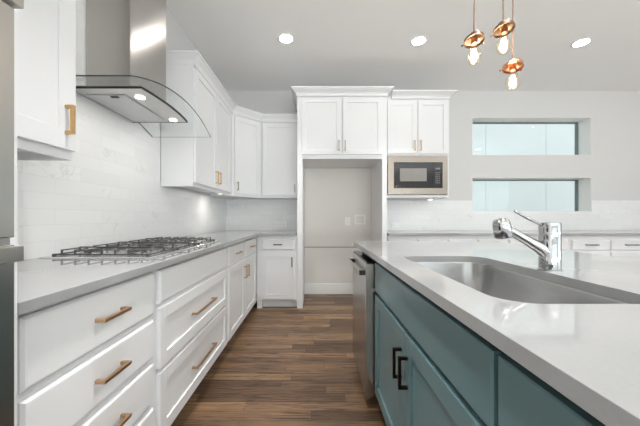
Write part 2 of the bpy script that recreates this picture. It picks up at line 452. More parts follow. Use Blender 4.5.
for i, (za, zb) in enumerate(WZ):
    w = bpy.data.objects.new('window_%d' % (i + 1), None); COL.objects.link(w); w.location = (0, YB + 0.205, 0); struct(w)
    f = MB(); t = 0.02
    f.box(WX0, WX1, -0.016, 0.03, zb - t, zb); f.box(WX0, WX1, -0.016, 0.03, za, za + 0.006)
    f.box(WX0, WX0 + t, -0.016, 0.03, za + 0.006, zb - t); f.box(WX1 - t, WX1, -0.016, 0.03, za + 0.006, zb - t)
    f.build('window_frame', 'frame', w)
    ln = MB()
    ln.box(WX0, WX0 + 0.004, -0.204, -0.0165, za, zb); ln.box(WX1 - 0.004, WX1, -0.204, -0.0165, za, zb)
    ln.box(WX0 + 0.004, WX1 - 0.004, -0.204, -0.0165, zb - 0.004, zb); ln.box(WX0 + 0.004, WX1 - 0.004, -0.204, -0.0165, za, za + 0.004)
    ln.build('lining', 'trim', w)
    B(WX0 + t, WX1 - t, -0.012, -0.006, za + 0.006, zb - t).build('pane', 'pane', w)
for nm, (dx, dy, rot, wd, z0, z1) in {'window_3': (1.7, YR - 0.1, 0, 4.6, 0.35, 2.25), 'window_4': (XR + 0.1, -1.6, PI / 2, 4.0, 0.45, 2.55)}.items():
    w = bpy.data.objects.new(nm, None); COL.objects.link(w); w.location = (dx, dy, 0); w.rotation_euler = (0, 0, rot); struct(w)
    f = MB(); h = wd / 2; t = 0.05
    f.box(-h, h, -0.03, 0.03, z1 - t, z1); f.box(-h, h, -0.03, 0.03, z0, z0 + t)
    k = 4
    for q in range(k + 1):
        c = -h + t / 2 + (wd - t) * q / k; f.box(c - t / 2, c + t / 2, -0.03, 0.03, z0 + t, z1 - t)
    f.build('window_frame', 'trim', w)
    B(-h + t, h - t, -0.003, 0.003, z0 + t, z1 - t).build('pane', 'pane', w)
# the pale panelled house next door, seen through the slot windows
nb = MB()
xs = [-1.6, -0.2, 1.2, 2.62, 4.04, 5.457, 6.87, 8.3, 9.7, 11.0]
for a, b in zip(xs[:-1], xs[1:]): nb.box(a + 0.004, b - 0.004, 6.6, 6.66, -0.1, 4.6)
nb.box(-1.6, 11, 6.66, 6.8, -0.1, 4.6)
struct(nb.build('wall_neighbour', 'panelwall'))
struct(B(-3, 12, YB + 0.26, 6.59, -0.2, -0.1).build('ground', 'ground'))

# ================================================================== BACKSPLASHES
ov_y = 0.619
tag(MB().box(XL + 0.0005, XL + 0.0085, ov_y, 2.31, 0.9145, 2.92).box(XL + 0.0005, XL + 0.0085, 2.31, YB - 0.0005, 0.9145, 1.358).build('tile_backsplash', 'marble_left'), 'white marble tile backsplash covering the wall behind the cooktop and hood', 'backsplash')
tag(B(XL + 0.009, -0.214, YB - 0.0085, YB - 0.0005, 0.9145, 1.37).build('tile_backsplash', 'marble_back'), 'short white marble tile backsplash in the corner left of the refrigerator alcove', 'backsplash')
bs = MB()
zt = 1.345
bs.box(0.886, WX0, YB - 0.0085, YB - 0.0005, 0.9145, zt); bs.box(WX0, WX1, YB - 0.0085, YB - 0.0005, 0.9145, WZ[1][0]); bs.box(WX1, 5.2, YB - 0.0085, YB - 0.0005, 0.9145, zt)
tag(bs.build('tile_backsplash', 'marble_back'), 'long white marble tile backsplash under the microwave and slot windows', 'backsplash')

# ================================================================== COUNTERTOPS
CT0, CT1 = 0.8845, 0.9145
XE = -0.655                    # front edge of the left run
YE = 3.345                     # front edge of the back run
def ring_poly(name, pts, z0, z1, mat, bevel=0.002):
    return MB().prism(pts, 'z', z0, z1).build(name, mat, None, bevel=bevel)
tag(ring_poly('countertop', [(XL + 0.001, ov_y + 0.001), (XE, ov_y + 0.001), (XE, YE), (-0.214, YE), (-0.214, YB - 0.001), (XL + 0.001, YB - 0.001)], CT0, CT1 - 0.0005, 'quartz'),
    'white quartz countertop with grey edge running under the gas cooktop', 'countertop')
tag(ring_poly('countertop', [(0.886, YE), (5.2, YE), (5.2, YB - 0.001), (0.886, YB - 0.001)], CT0, CT1 - 0.0005, 'quartz'),
    'white quartz countertop along the back wall below the slot windows', 'countertop')

# ================================================================== LEFT BASE RUN
XF = -0.70                     # face frame front (door faces at -0.68)
DEP = XF - XL - 0.012
def left_unit(name, label, cat, y0, y1):
    return thing(name, label, cat, (XF, y0, 0), PI / 2)
c = left_unit('base_cabinet', 'white base cabinet of four flat drawers with copper pulls beside the oven tower', 'cabinet', ov_y + 0.002, 1.212)
w = 1.212 - ov_y - 0.002
carcass(c, w, DEP, 0.1, 0.884)
for z0, z1 in ((0.69, 0.868), (0.507, 0.670), (0.318, 0.487), (0.118, 0.298)):
    drawer(c, 0.032, w - 0.022, z0, z1, h=(w / 2 + 0.012, (z0 + z1) / 2 + 0.003), L=0.125)
c = left_unit('base_cabinet', 'wide white base cabinet with two long pulls on deep drawers under the cooktop', 'cabinet', 1.213, 2.205)
w = 2.205 - 1.213
carcass(c, w, DEP, 0.1, 0.884)
drawer(c, 0.022, w - 0.022, 0.72, 0.868, name='false_drawer_front')
for z0, z1 in ((0.432, 0.70), (0.118, 0.412)):
    drawer(c, 0.022, w - 0.022, z0, z1, flat=False, h=(w / 2, (z0 + z1) / 2), L=0.31)
c = left_unit('base_cabinet', 'white base cabinet with two small drawers over two doors at the inner corner', 'cabinet', 2.206, 3.385)
w = 3.385 - 2.206
carcass(c, w, DEP, 0.1, 0.884)
for a, b in ((0.03, 0.52), (0.56, 1.06)):
    drawer(c, a, b, 0.715, 0.868, h=((a + b) / 2, 0.792), L=0.13)
door(c, 0.03, 0.53, 0.118, 0.695, h=(0.495, 0.575)); door(c, 0.545, 1.06, 0.118, 0.695, h=(0.585, 0.575))

# ================================================================== BACK BASE RUN
YF = 3.392
BD = YB - YF - 0.012
def back_unit(name, label, x0):
    return thing(name, label, 'cabinet', (x0, YF, 0), 0)
c = back_unit('base_cabinet', 'narrow white base cabinet facing the camera left of the refrigerator alcove', -0.695)
w = 0.695 - 0.213
MB().box(0, w, 0, BD, 0.1, 0.884).box(0, 0.062, 0, BD, 0.0, 0.1).build('body', 'cab', c)
B(0.063, w, 0.065, BD, 0.001, 0.1).build('toe_kick', 'cab', c)
drawer(c, 0.063, 0.452, 0.71, 0.84, h=(0.255, 0.775), L=0.105, hm='darkpull')
door(c, 0.063, 0.452, 0.118, 0.685, h=(0.425, 0.565), hm='darkpull')
for x0, x1, lab in ((0.888, 1.60, 'white base cabinet below the microwave, mostly behind the island'), (1.601, 2.33, 'white base cabinet along the back wall directly behind the spray head of the faucet'), (2.331, 3.075, 'white base cabinet along the back wall directly behind the body of the faucet')):
    c = back_unit('base_cabinet', lab, x0); w = x1 - x0
    carcass(c, w, BD, 0.1, 0.884)
    for a, b in ((0.02, w / 2 - 0.01), (w / 2 + 0.01, w - 0.02)):
        drawer(c, a, b, 0.71, 0.835, h=((a + b) / 2, 0.77), L=0.13, hm='darkpull')
        door(c, a, b, 0.118, 0.685, h=(b - 0.035 if a < 0.1 else a + 0.035, 0.565), hm='darkpull')
for x0, x1, lab in ((3.076, 4.07, 'white base cabinet with two drawers over doors right of the faucet'), (4.071, 5.19, 'white base cabinet at the far right end of the back wall')):
    c = back_unit('base_cabinet', lab, x0); w = x1 - x0
    carcass(c, w, BD, 0.1, 0.884)
    for a, b in ((0.03, w / 2 - 0.008), (w / 2 + 0.008, w - 0.02)):
        drawer(c, a, b, 0.705, 0.83, h=((a + b) / 2 - 0.005, 0.772), L=0.14, hm='darkpull')
        door(c, a, b, 0.118, 0.685, h=(b - 0.035 if a < 0.1 else a + 0.035, 0.565), hm='darkpull')

# ================================================================== OVEN TOWER (far left edge of the picture)
t = thing('oven_tower', 'tall white cabinet tower holding the ovens at left edge', 'cabinet', (XL, 0, 0))
tw = MB(); d1 = -0.655 - XL
tw.box(0.002, d1, 0.600, 0.617, 0, 2.915); tw.box(0.002, d1, -0.22, -0.20, 0, 2.915)
tw.box(0.002, d1 - 0.02, -0.20, 0.600, 0.0, 0.46); tw.box(0.002, d1 - 0.02, -0.20, 0.600, 1.75, 2.915); tw.box(0.002, 0.02, -0.2, 0.600, 0.46, 1.75)
tw.build('body', 'cab', t)
dd = shaker(0.0, 0.39, 1.78, 2.9).build('door', 'cab', t, bevel=0.0012); dd.location = (d1 - 0.02, -0.195, 0); dd.rotation_euler = (0, 0, PI / 2)
dd = shaker(0.0, 0.39, 1.78, 2.9).build('door', 'cab', t, bevel=0.0012); dd.location = (d1 - 0.02, 0.205, 0); dd.rotation_euler = (0, 0, PI / 2)
dd = shaker(0.0, 0.79, 0.12, 0.44).build('drawer', 'cab', t, bevel=0.0012); dd.location = (d1 - 0.02, -0.195, 0); dd.rotation_euler = (0, 0, PI / 2)
o = thing('double_oven', 'stainless steel double wall oven with square bar handles', 'oven', (XL, 0, 0))
B(0.04, d1 + 0.002, -0.17, 0.575, 0.47, 1.74).build('body', 'matteblack', o)
fx = -0.645 - XL
B(d1 + 0.002, d1 + 0.006, -0.195, 0.597, 0.47, 1.74).build('flange', 'steel', o)
for z0, z1 in ((0.49, 1.045), (1.060, 1.60)):
    dr = B(d1 + 0.006, fx + 0.006, -0.19, 0.597, z0, z1).build('door', 'steel', o, bevel=0.002)
    B(fx + 0.0055, fx + 0.0075, -0.08, 0.49, z0 + 0.08, z1 - 0.12).build('window', 'black', dr)
for zc in (1.0285, 1.5485):
    hb = MB(); hx = -0.60 - XL
    hb.box(hx - 0.022, hx, -0.165, 0.579, zc - 0.0155, zc + 0.0155)
    for yy in (-0.145, 0.53): hb.box(fx + 0.004, hx - 0.02, yy, yy + 0.025, zc - 0.011, zc + 0.011)
    hb.build('handle', 'steelx', o, bevel=0.0015)
B(d1 + 0.006, fx + 0.006, -0.19, 0.597, 1.61, 1.735).build('control_panel', 'black', o, bevel=0.002)

# ================================================================== WALL CABINETS, LEFT AND CORNER
UF = -1.005                    # face frame front of the left wall cabinets
UD = UF - XL - 0.010
c = thing('wall_cabinet', 'white wall cabinet nearest the camera with one brass pull, beside the hood', 'cabinet', (UF, ov_y + 0.002, 0), PI / 2)
w = 1.160 - ov_y - 0.002
mb = MB(); mb.box(0, w, 0.02, UD, 1.372, 2.915); mb.box(0, w, 0.0, 0.02, 1.338, 2.915)
mb.box(0, 0.018, 0.02, UD, 1.338, 1.372); mb.box(w - 0.018, w, 0.02, UD, 1.338, 1.372)
mb.build('body', 'cab', c)
d = shaker(0.012, w - 0.004, 1.374, 2.88, 0.075, 0.006).build('door', 'cab', c, bevel=0.0012)
pull(d, w - 0.050, 1.490, 0.115, True, 'brass', sec=0.013)
CZ0, CZ1, COUT = 2.36, 2.455, 0.05
UY0, UY1 = 2.315, 3.405
c = thing('wall_cabinet', 'white two-door wall cabinet between the range hood and the corner', 'cabinet', (UF, UY0, 0), PI / 2)
w = UY1 - UY0
mb = MB(); mb.box(0, w, 0, UD, 1.385, 2.385); mb.box(0, w, 0.0, 0.018, 1.36, 1.385); mb.box(0, 0.018, 0.018, UD, 1.36, 1.385)
mb.build('body', 'cab', c)
door(c, 0.012, 0.505, 1.392, 2.345, h=(0.472, 1.50), hm='brass', L=0.12); door(c, 0.520, 0.985, 1.392, 2.345, h=(0.553, 1.50), hm='brass', L=0.12)
s2 = math.sqrt(2)
prof = crown_profile(CZ0, CZ1, COUT)
# plan path in the cabinet's own frame (world (x,y) -> local: lx = y - UY0, ly = -(x - UF)); outward is -y, so travel along +x... right of travel is -y
sweep([(0, UD), (0, -TH * 0.5), (w, -TH * 0.5)], prof, post=(w + 1, -TH * 0.5 + 0.0 - 1 * 1.0) if False else (w + 1.0, -TH * 0.5 - 1.0)).build('crown_moulding', 'cab', c)
# diagonal corner
dx = 0.305
cx0, cy0 = UF, UY1 + 0.001
cx1, cy1 = UF + dx, UY1 + 0.001 + dx
c = thing('wall_cabinet', 'white diagonal corner wall cabinet with a single door', 'cabinet', (cx0, cy0, 0), PI / 4)
L = dx * s2
def to_local(px, py):
    v = Vector((px - cx0, py - cy0)); a = -PI / 4
    return (v.x * math.cos(a) - v.y * math.sin(a), v.x * math.sin(a) + v.y * math.cos(a))
pts = [to_local(*p) for p in ((cx0, cy0), (cx1, cy1), (cx1, YB - 0.010), (XL + 0.010, YB - 0.010), (XL + 0.010, cy0))]
MB().prism(pts, 'z', 1.36, 2.385).build('body', 'cab', c)
door(c, 0.03, L - 0.03, 1.392, 2.345, h=(0.062, 1.485), L=0.10, hm='midpull')
k = TH * 0.5
sweep([(0 - k * 0.0, -k), (L, -k)], prof, pre=(-1.0, -k + 1.0 * -0.0 + 1.0), post=(L + 1.0, -k + 1.0)).build('crown_moulding', 'cab', c) if False else None
# back piece
c2x0 = cx1 + 0.001
UYF = cy1
cr = MB()
c2 = thing('wall_cabinet', 'white one-door wall cabinet left of the tall refrigerator surround', 'cabinet', (c2x0, UYF, 0), 0)
w2 = -0.213 - c2x0
B(0, w2, 0, YB - UYF - 0.010, 1.36, 2.385).build('body', 'cab', c2)
door(c2, 0.012, w2 - 0.02, 1.392, 2.345, h=(w2 - 0.05, 1.485), L=0.10, hm='midpull')
# crown lengths on the diagonal and the back piece, mitred at 22.5 degrees
def mitred(parent, L, left, right):
    """moulding along local x from 0 to L whose ends are cut at half the given turn"""
    mb = MB(); rings = []
    for x, tn in ((0, left), (L, right)):
        rings.append([(x + (o * math.tan(tn / 2) if x else -o * math.tan(tn / 2) if False else 0) if False else x + o * tn, -k - o, z) for o, z in prof])
    mb.loft(rings); return mb.build('crown_moulding', 'cab', parent)
tn = math.tan(PI / 8)
mitred(c, L, tn, -tn)
mitred(c2, w2, tn, 0.0)

# ================================================================== REFRIGERATOR SURROUND + MICROWAVE TOWER
TFY = 3.39
fx0, fx1 = -0.21, 0.876
c = thing('refrigerator_surround', 'tall white surround with two doors above the empty refrigerator alcove', 'cabinet', (fx0, TFY, 0), 0)
w = fx1 - fx0; FD = YB - TFY - 0.006
mb = MB()
mb.box(0, 0.066, 0, FD, 0.0, 1.812); mb.box(w - 0.056, w, 0, FD, 0.0, 1.812)
mb.box(0, w, 0, FD, 1.812, 2.60)
mb.build('body', 'cab', c)
door(c, 0.058, 0.058 + 0.475, 1.862, 2.545, h=(0.505, 1.965), L=0.12, hm='midpull'); door(c, 0.550, 1.03, 1.862, 2.545, h=(0.578, 1.965), L=0.12, hm='midpull')
prof = crown_profile(2.565, 2.655, 0.066)
sweep([(0, FD), (0, -0.012), (w, -0.012), (w, -0.002)], prof).build('crown_moulding', 'cab', c)
MY = 3.47
mx0, mx1 = 0.878 + 0.002, 1.668
c = thing('microwave_tower', 'white wall cabinet with two upper doors built around the microwave', 'cabinet', (mx0, MY, 0), 0)
w = mx1 - mx0; MD = YB - MY - 0.010
mb = MB(); t = 0.02
mb.box(0, t, 0, MD, 1.348, 2.60); mb.box(w - t, w, 0, MD, 1.348, 2.60)
mb.box(t, w - t, 0, MD, 1.348, 1.380); mb.box(t, w - t, 0, MD, 1.866, 2.60); mb.box(t, w - t, MD - 0.01, MD, 1.380, 1.866)
mb.build('body', 'cab', c)
door(c, 0.022, 0.382, 1.888, 2.545, h=(0.353, 1.985), hm='brass', L=0.125); door(c, 0.398, 0.765, 1.888, 2.545, h=(0.428, 1.985), hm='brass', L=0.125)
sweep([(0.07, -0.012), (w, -0.012), (w, MD)], crown_profile(2.565, 2.648, 0.066)).build('crown_moulding', 'cab', c)
# microwave: stainless trim kit around a black oven
m = thing('microwave', 'built-in black microwave in a stainless trim frame', 'microwave', (mx0, MY, 0), 0)
u0, u1, v0, v1 = 0.024, 0.760, 1.386, 1.858
iu0, iu1, iv0, iv1 = 0.098, 0.698, 1.462, 1.782
mb = MB()
mb.box(u0, iu0, -0.022, -0.001, v0, v1); mb.box(iu1, u1, -0.022, -0.001, v0, v1); mb.box(iu0, iu1, -0.022, -0.001, v0, iv0); mb.box(iu0, iu1, -0.022, -0.001, iv1, v1)
bmesh.ops.remove_doubles(mb.bm, verts=mb.bm.verts, dist=1e-5)
mb.build('trim_frame', 'trimsteel', m)
B(iu0 - 0.02, iu1 + 0.02, 0.0, 0.40, iv0 - 0.02, iv1 + 0.02).build('body', 'matteblack', m)
dr = B(iu0 + 0.001, iu0 + 0.475, -0.016, 0.0, iv0 + 0.001, iv1 - 0.001).build('door', 'black', m, bevel=0.001)
B(iu0 + 0.075, iu0 + 0.405, -0.0175, -0.0155, iv0 + 0.085, iv1 - 0.075).build('window', 'screen', dr)
MB().lathe([(0.011, 0), (0.011, 0.0015)], 16, (iu0 + 0.035, -0.016, iv0 + 0.022), Matrix.Rotation(PI / 2, 3, 'X')).build('badge', 'button', dr)
cp = B(iu0 + 0.477, iu1 - 0.001, -0.015, 0.0, iv0 + 0.001, iv1 - 0.001).build('control_panel', 'black', m, bevel=0.001)
B(iu0 + 0.515, iu0 + 0.57, -0.0165, -0.0145, iv1 - 0.088, iv1 - 0.070).build('display', 'screen', cp)
kb = MB()
for r in range(6):
    for q in range(3):
        kb.box(iu0 + 0.515 + q * 0.02, iu0 + 0.528 + q * 0.02, -0.0162, -0.0148, iv0 + 0.06 + r * 0.025, iv0 + 0.072 + r * 0.025)
kb.build('keypad', 'button', cp)

# alcove wall, ledge, baseboard, wall plates
struct(B(fx0 + 0.068, fx1 - 0.058, YB - 0.004, YB, 0.0, 1.805).build('wall_alcove', 'alcove'))
struct(B(fx0 + 0.068, fx1 - 0.058, YB - 0.016, YB - 0.0045, 0.0, 0.667).build('trim_1', 'alcove'))
struct(B(fx0 + 0.068, fx1 - 0.058, YB - 0.0165, YB - 0.0045, 0.6675, 0.6805).build('joint_shade_strip', 'jointshade'))  # grey strip in place of the shadow line between the two panels
struct(B(fx0 + 0.068, fx1 - 0.058, YB - 0.016, YB - 0.0045, 0.681, 1.805).build('trim_2', 'alcove'))
struct(B(fx0 + 0.068, fx1 - 0.058, YB - 0.030, YB - 0.0165, 0.0, 0.155).build('baseboard_alcove', 'trim', bevel=0.004))
def plate(name, label, cat, cx, cz, w, h, y, gangs, toggles):
    p = thing(name, label, cat, (cx, y, cz))
    B(-w / 2, w / 2, -0.006, 0, -h / 2, h / 2).build('cover', 'plate', p, bevel=0.002)
    for g in range(gangs):
        gx = (g - (gangs - 1) / 2) * 0.046
        if toggles: B(gx - 0.016, gx + 0.016, -0.009, -0.005, -0.033, 0.033).build('rocker', 'plate', p, bevel=0.001)
        else:
            for s in (-1, 1):
                f = B(gx - 0.016, gx + 0.016, -0.008, -0.005, s * 0.02 - 0.014, s * 0.02 + 0.014).build('socket', 'plate', p, bevel=0.002)
                q = MB(); q.box(gx - 0.008, gx - 0.006, -0.0085, -0.0079, s * 0.02 - 0.004, s * 0.02 + 0.006); q.box(gx + 0.006, gx + 0.008, -0.0085, -0.0079, s * 0.02 - 0.004, s * 0.02 + 0.006)
                q.build('slots', 'matteblack', f)
plate('wall_outlet', 'white wall outlet inside the refrigerator alcove', 'outlet', 0.475, 1.045, 0.075, 0.115, YB - 0.0165, 1, False)
vb = thing('water_valve_box', 'square white valve box cover inside the refrigerator alcove', 'valve box', (0.655, YB - 0.0165, 1.07))
B(-0.075, 0.075, -0.012, 0, -0.07, 0.07).build('frame', 'plate', vb, bevel=0.003)
B(-0.055, 0.055, -0.014, -0.011, -0.05, 0.05).build('cover', 'alcove', vb, bevel=0.002)
plate('wall_outlet', 'white triple outlet on the corner backsplash left of the alcove', 'outlet', -0.49, 0.985, 0.165, 0.115, YB - 0.009, 3, False)
plate('wall_outlet', 'white outlet on the backsplash below the microwave', 'outlet', 1.16, 0.985, 0.115, 0.075, YB - 0.009, 1, True)

# under-cabinet puck lights
def puck(label, x, y, z, power):
    p = thing('puck_light', label, 'light', (x, y, z), 0, 'under-cabinet puck lights')
    MB().lathe([(0.036, 0), (0.036, -0.010), (0.030, -0.014)], 24).build('housing', 'plate', p, smooth=True)
    MB().lathe([(0.028, -0.0135), (0.026, -0.016)], 24).build('lens', 'puck', p, smooth=True)
    area_light('puck_glow', (0, 0, -0.018), (0, 0, 0), 0.05, 0.05, power, (1, 0.96, 0.9), 'DISK', p)
puck('round puck light under the two-door wall cabinet near the corner', -1.06, 3.18, 1.385, 0.8)
puck('round puck light under the cabinet holding the microwave', 1.52, 3.68, 1.348, 0.4)

# ================================================================== RANGE HOOD
h = thing('range_hood', 'stainless chimney range hood with a curved glass canopy', 'range hood', (XL + 0.010, 0, 0))
HX = XL + 0.010
hz = 1.765
def hx(x): return x - HX
# chimney
ch = MB(); ch.box(0.001, hx(-1.022), 1.553, 1.930, 1.7785, ZC - 0.003); ch.build('chimney', 'chimney', h, bevel=0.003)
# body with a bowed front and sides that meet the glass
def bow(x0, y0, y1, amp, n=14):
    out = []
    for i in range(n + 1):
        q = i / n; out.append((x0 + amp * (1 - (2 * q - 1) ** 2), y0 + (y1 - y0) * q))
    return out
y0, y1 = 1.436, 1.955
bp = [(0.001, y0)] + bow(hx(-0.888), y0, y1, 0.022) + [(0.001, y1)]
MB().prism(bp, 'z', hz + 0.004, hz + 0.014).build('body', 'hoodsteel', h)
rim = MB()
path = [Vector(p) for p in bp]
for a, b in zip(path[:-1], path[1:]): rim.bar((a.x, a.y, hz + 0.004), (b.x, b.y, hz + 0.004), 0.006, 0.010)
rim.build('rim', 'matteblack', h)
MB().prism([(0.005, y0 + 0.004)] + [(x - 0.004, y) for x, y in bow(hx(-0.888), y0 + 0.004, y1 - 0.004, 0.022)] + [(0.005, y1 - 0.004)], 'z', hz, hz + 0.0045).build('underside', 'hoodsteel', h)
fl = MB(); fl.box(0.035, hx(-1.02), y0 + 0.075, y1 - 0.045, hz - 0.005, hz + 0.001)
fl = fl.build('filter', 'mesh', h, bevel=0.002)
B(0.16, 0.20, y0 + 0.085, y0 + 0.10, hz - 0.009, hz - 0.004).build('latch', 'matteblack', fl, bevel=0.001)
for yy in (1.545, 1.905):
    l = MB().lathe([(0.024, 0.001), (0.024, -0.003), (0.020, -0.004)], 20, (hx(-0.962), yy, hz)).build('lamp', 'puck', h, smooth=True)
    area_light('hood_lamp_glow', (hx(-0.962), yy, hz - 0.007), (0, 0, 0), 0.035, 0.035, 0.5, (1, 0.97, 0.92), 'DISK', h)
# glass canopy: arched from side to side
gl = MB(); n = 32; g0, g1 = 1.242, 2.190
A, Bt = [], []
def gz(q): return 1.728 + 0.093 * (1 - (2 * q - 1) ** 2)
rings = []
for i in range(n + 1):
    q = i / n; y = g0 + (g1 - g0) * q; z = gz(q); xf = hx(-0.812) + 0.012 * (1 - (2 * q - 1) ** 2)
    rings.append([(0.001, y, z), (xf, y, z), (xf, y, z + 0.006), (0.001, y, z + 0.006)])
M['canopyedge'] = simple('dark_glass_edge', (58, 66, 66), 0.15, noise=0.05)
go = gl.loft(rings).build('canopy', 'canopy', h, smooth=True)
ed = MB()
er = []
ed.loft([[(r[0][0], r[0][1], r[0][2]), (r[0][0] + 0.002, r[0][1], r[0][2]), (r[3][0] + 0.002, r[3][1], r[3][2]), (r[3][0], r[3][1], r[3][2])] for r in rings if r[0][1] > 1.96])
for r in rings: er.append([(r[1][0] - 0.001, r[1][1], r[1][2]), (r[1][0] + 0.0008, r[1][1], r[1][2]), (r[2][0] + 0.0008, r[2][1], r[2][2]), (r[2][0] - 0.001, r[2][1], r[2][2])])
ed.loft(er)
for r, s in ((rings[0], -1), (rings[-1], 1)):
    ed.box(0.001, r[1][0], r[0][1] - 0.0012, r[0][1] + 0.0012, r[0][2], r[2][2]) if s < 0 else ed.box(0.001, r[1][0], r[0][1] - 0.0006, r[0][1] + 0.0006, r[0][2] + 0.001, r[2][2] - 0.003)
ed.build('glass_edge', 'canopyedge', go)

# ================================================================== GAS COOKTOP
KX0, KX1, KY0, KY1 = -1.268, -0.752, 1.285, 2.225
g = thing('gas_cooktop', 'stainless gas cooktop with black cast iron grates on the left counter', 'cooktop', (KX0, KY0, CT1 - 0.0005))
kw, kl = KX1 - KX0, KY1 - KY0
MB().loft([[(0, 0, 0), (kw, 0, 0), (kw, kl, 0), (0, kl, 0)], [(0, 0, 0.003), (kw, 0, 0.003), (kw, kl, 0.003), (0, kl, 0.003)],
           [(0.006, 0.006, 0.0055), (kw - 0.006, 0.006, 0.0055), (kw - 0.006, kl - 0.006, 0.0055), (0.006, kl - 0.006, 0.0055)]]).build('tray', 'traysteel', g)
burners = [(0.13, 0.15, 0.036), (0.36, 0.15, 0.045), (0.245, kl / 2, 0.056), (0.13, kl - 0.15, 0.045), (0.36, kl - 0.15, 0.036)]
for bx, by, r in burners:
    b = MB().lathe([(r * 1.25, 0.005), (r * 1.2, 0.009), (r * 0.95, 0.012), (r * 0.95, 0.016)], 28, (bx, by, 0)).build('burner', 'steel', g, smooth=True)
    MB().lathe([(r, 0.016), (r * 1.02, 0.019), (r * 0.85, 0.0225), (r * 0.2, 0.023)], 28, (bx, by, 0)).build('burner_cap', 'cap', b, smooth=True)
# three grates
gy = [0.035, 0.035 + (kl - 0.07) / 3, 0.035 + 2 * (kl - 0.07) / 3, kl - 0.035]
for i in range(3):
    a, b = gy[i] + 0.002, gy[i + 1] - 0.002
    x0, x1 = 0.04, kw - 0.035
    mb = MB(); zl, zh = 0.0115, 0.034
    wdt = 0.008
    for p, q in (((x0, a), (x1, a)), ((x1, a), (x1, b)), ((x1, b), (x0, b)), ((x0, b), (x0, a))): mb.bar((p[0], p[1], zl + 0.001), (q[0], q[1], zl + 0.001), wdt, 0.007)
    for px, py in ((x0, a), (x1, a), (x1, b), (x0, b)): mb.box(px - 0.007, px + 0.007, py - 0.007, py + 0.007, 0.0052, zl + 0.006)
    xm, ym = (x0 + x1) / 2, (a + b) / 2
    nf = 7
    for j in range(nf):                       # fingers rise from the two long rails and run inwards
        fx_ = x0 + (x1 - x0) * (j + 0.5) / nf + 0.004
        for ya, dr in ((a, 1), (b, -1)):
            reach = 0.075 if j in (1, 2, 4, 5) else 0.10
            mb.bar((fx_, ya, zl), (fx_, ya, zh), 0.008, 0.009)
            mb.bar((fx_, ya - dr * 0.005, zh), (fx_, ya + dr * reach, zh), 0.007, 0.006)
    mb.bar((x0, ym, zh - 0.001), (x1, ym, zh - 0.001), 0.008, 0.007)
    mb.bar((x0, ym, zl), (x0, ym, zh), 0.010, 0.010); mb.bar((x1, ym, zl), (x1, ym, zh), 0.010, 0.010)
    mb.build('grate', 'iron', g, bevel=0.002, seg=1)

# ================================================================== ISLAND
IX0, IX1, IY0, IY1 = 0.305, 1.44, -0.55, 2.20
def rrect(x0, x1, y0, y1, r, n=8):
    out = []
    for cx, cy, a0 in ((x1 - r, y1 - r, 0), (x0 + r, y1 - r, PI / 2), (x0 + r, y0 + r, PI), (x1 - r, y0 + r, 1.5 * PI)):
        for i in range(n + 1):
            a = a0 + PI / 2 * i / n; out.append((cx + r * math.cos(a), cy + r * math.sin(a)))
    return out
SX0, SX1, SY0, SY1 = 0.420, 0.800, 0.612, 1.372
bm = bmesh.new()
def loop(pts, z):
    vs_ = [bm.verts.new((x, y, z)) for x, y in pts]
    return [bm.edges.new((vs_[i], vs_[(i + 1) % len(vs_)])) for i in range(len(vs_))]
e = loop(rrect(IX0, IX1, IY0, IY1, 0.008, 3), CT0) + loop(rrect(SX0, SX1, SY0, SY1, 0.085, 10), CT0)
bmesh.ops.triangle_fill(bm, use_beauty=True, edges=e)
r = bmesh.ops.extrude_face_region(bm, geom=list(bm.faces))
bmesh.ops.translate(bm, vec=(0, 0, CT1 - CT0 - 0.0005), verts=[v for v in r['geom'] if isinstance(v, bmesh.types.BMVert)])
mb = MB(); mb.bm.free(); mb.bm = bm
tag(mb.build('countertop', 'quartz', None, bevel=0.0018), 'white quartz island countertop with the sink cut into it', 'countertop')

# sink bowl, hung under the cut-out
s = thing('sink', 'stainless undermount sink bowl set in the island', 'sink', ((SX0 + SX1) / 2, (SY0 + SY1) / 2, CT0 - 0.001))
hxw, hyw = (SX1 - SX0) / 2, (SY1 - SY0) / 2
rings = []
for d, z, rr in ((-0.022, 0, 0.105), (0.0, 0, 0.085), (0.002, -0.006, 0.083), (0.008, -0.155, 0.08), (0.014, -0.178, 0.076), (0.030, -0.194, 0.07), (0.055, -0.200, 0.06), (0.13, -0.206, 0.03)):
    rings.append([(x, y, z) for x, y in rrect(-hxw + d, hxw - d, -hyw + d, hyw - d, rr, 10)])
so = MB().loft(rings, False, True)
so = so.build('bowl', 'sink', s, smooth=True)
sm = so.modifiers.new('thick', 'SOLIDIFY'); sm.thickness = 0.0012; sm.offset = -1
dn = MB().lathe([(0.057, -0.2055), (0.055, -0.203), (0.042, -0.204), (0.036, -0.2058)], 28).build('drain', 'chrome', s, smooth=True)
MB().lathe([(0.030, -0.2056), (0.028, -0.200), (0.008, -0.199), (0.008, -0.19)], 20).build('strainer', 'chrome', dn, smooth=True)

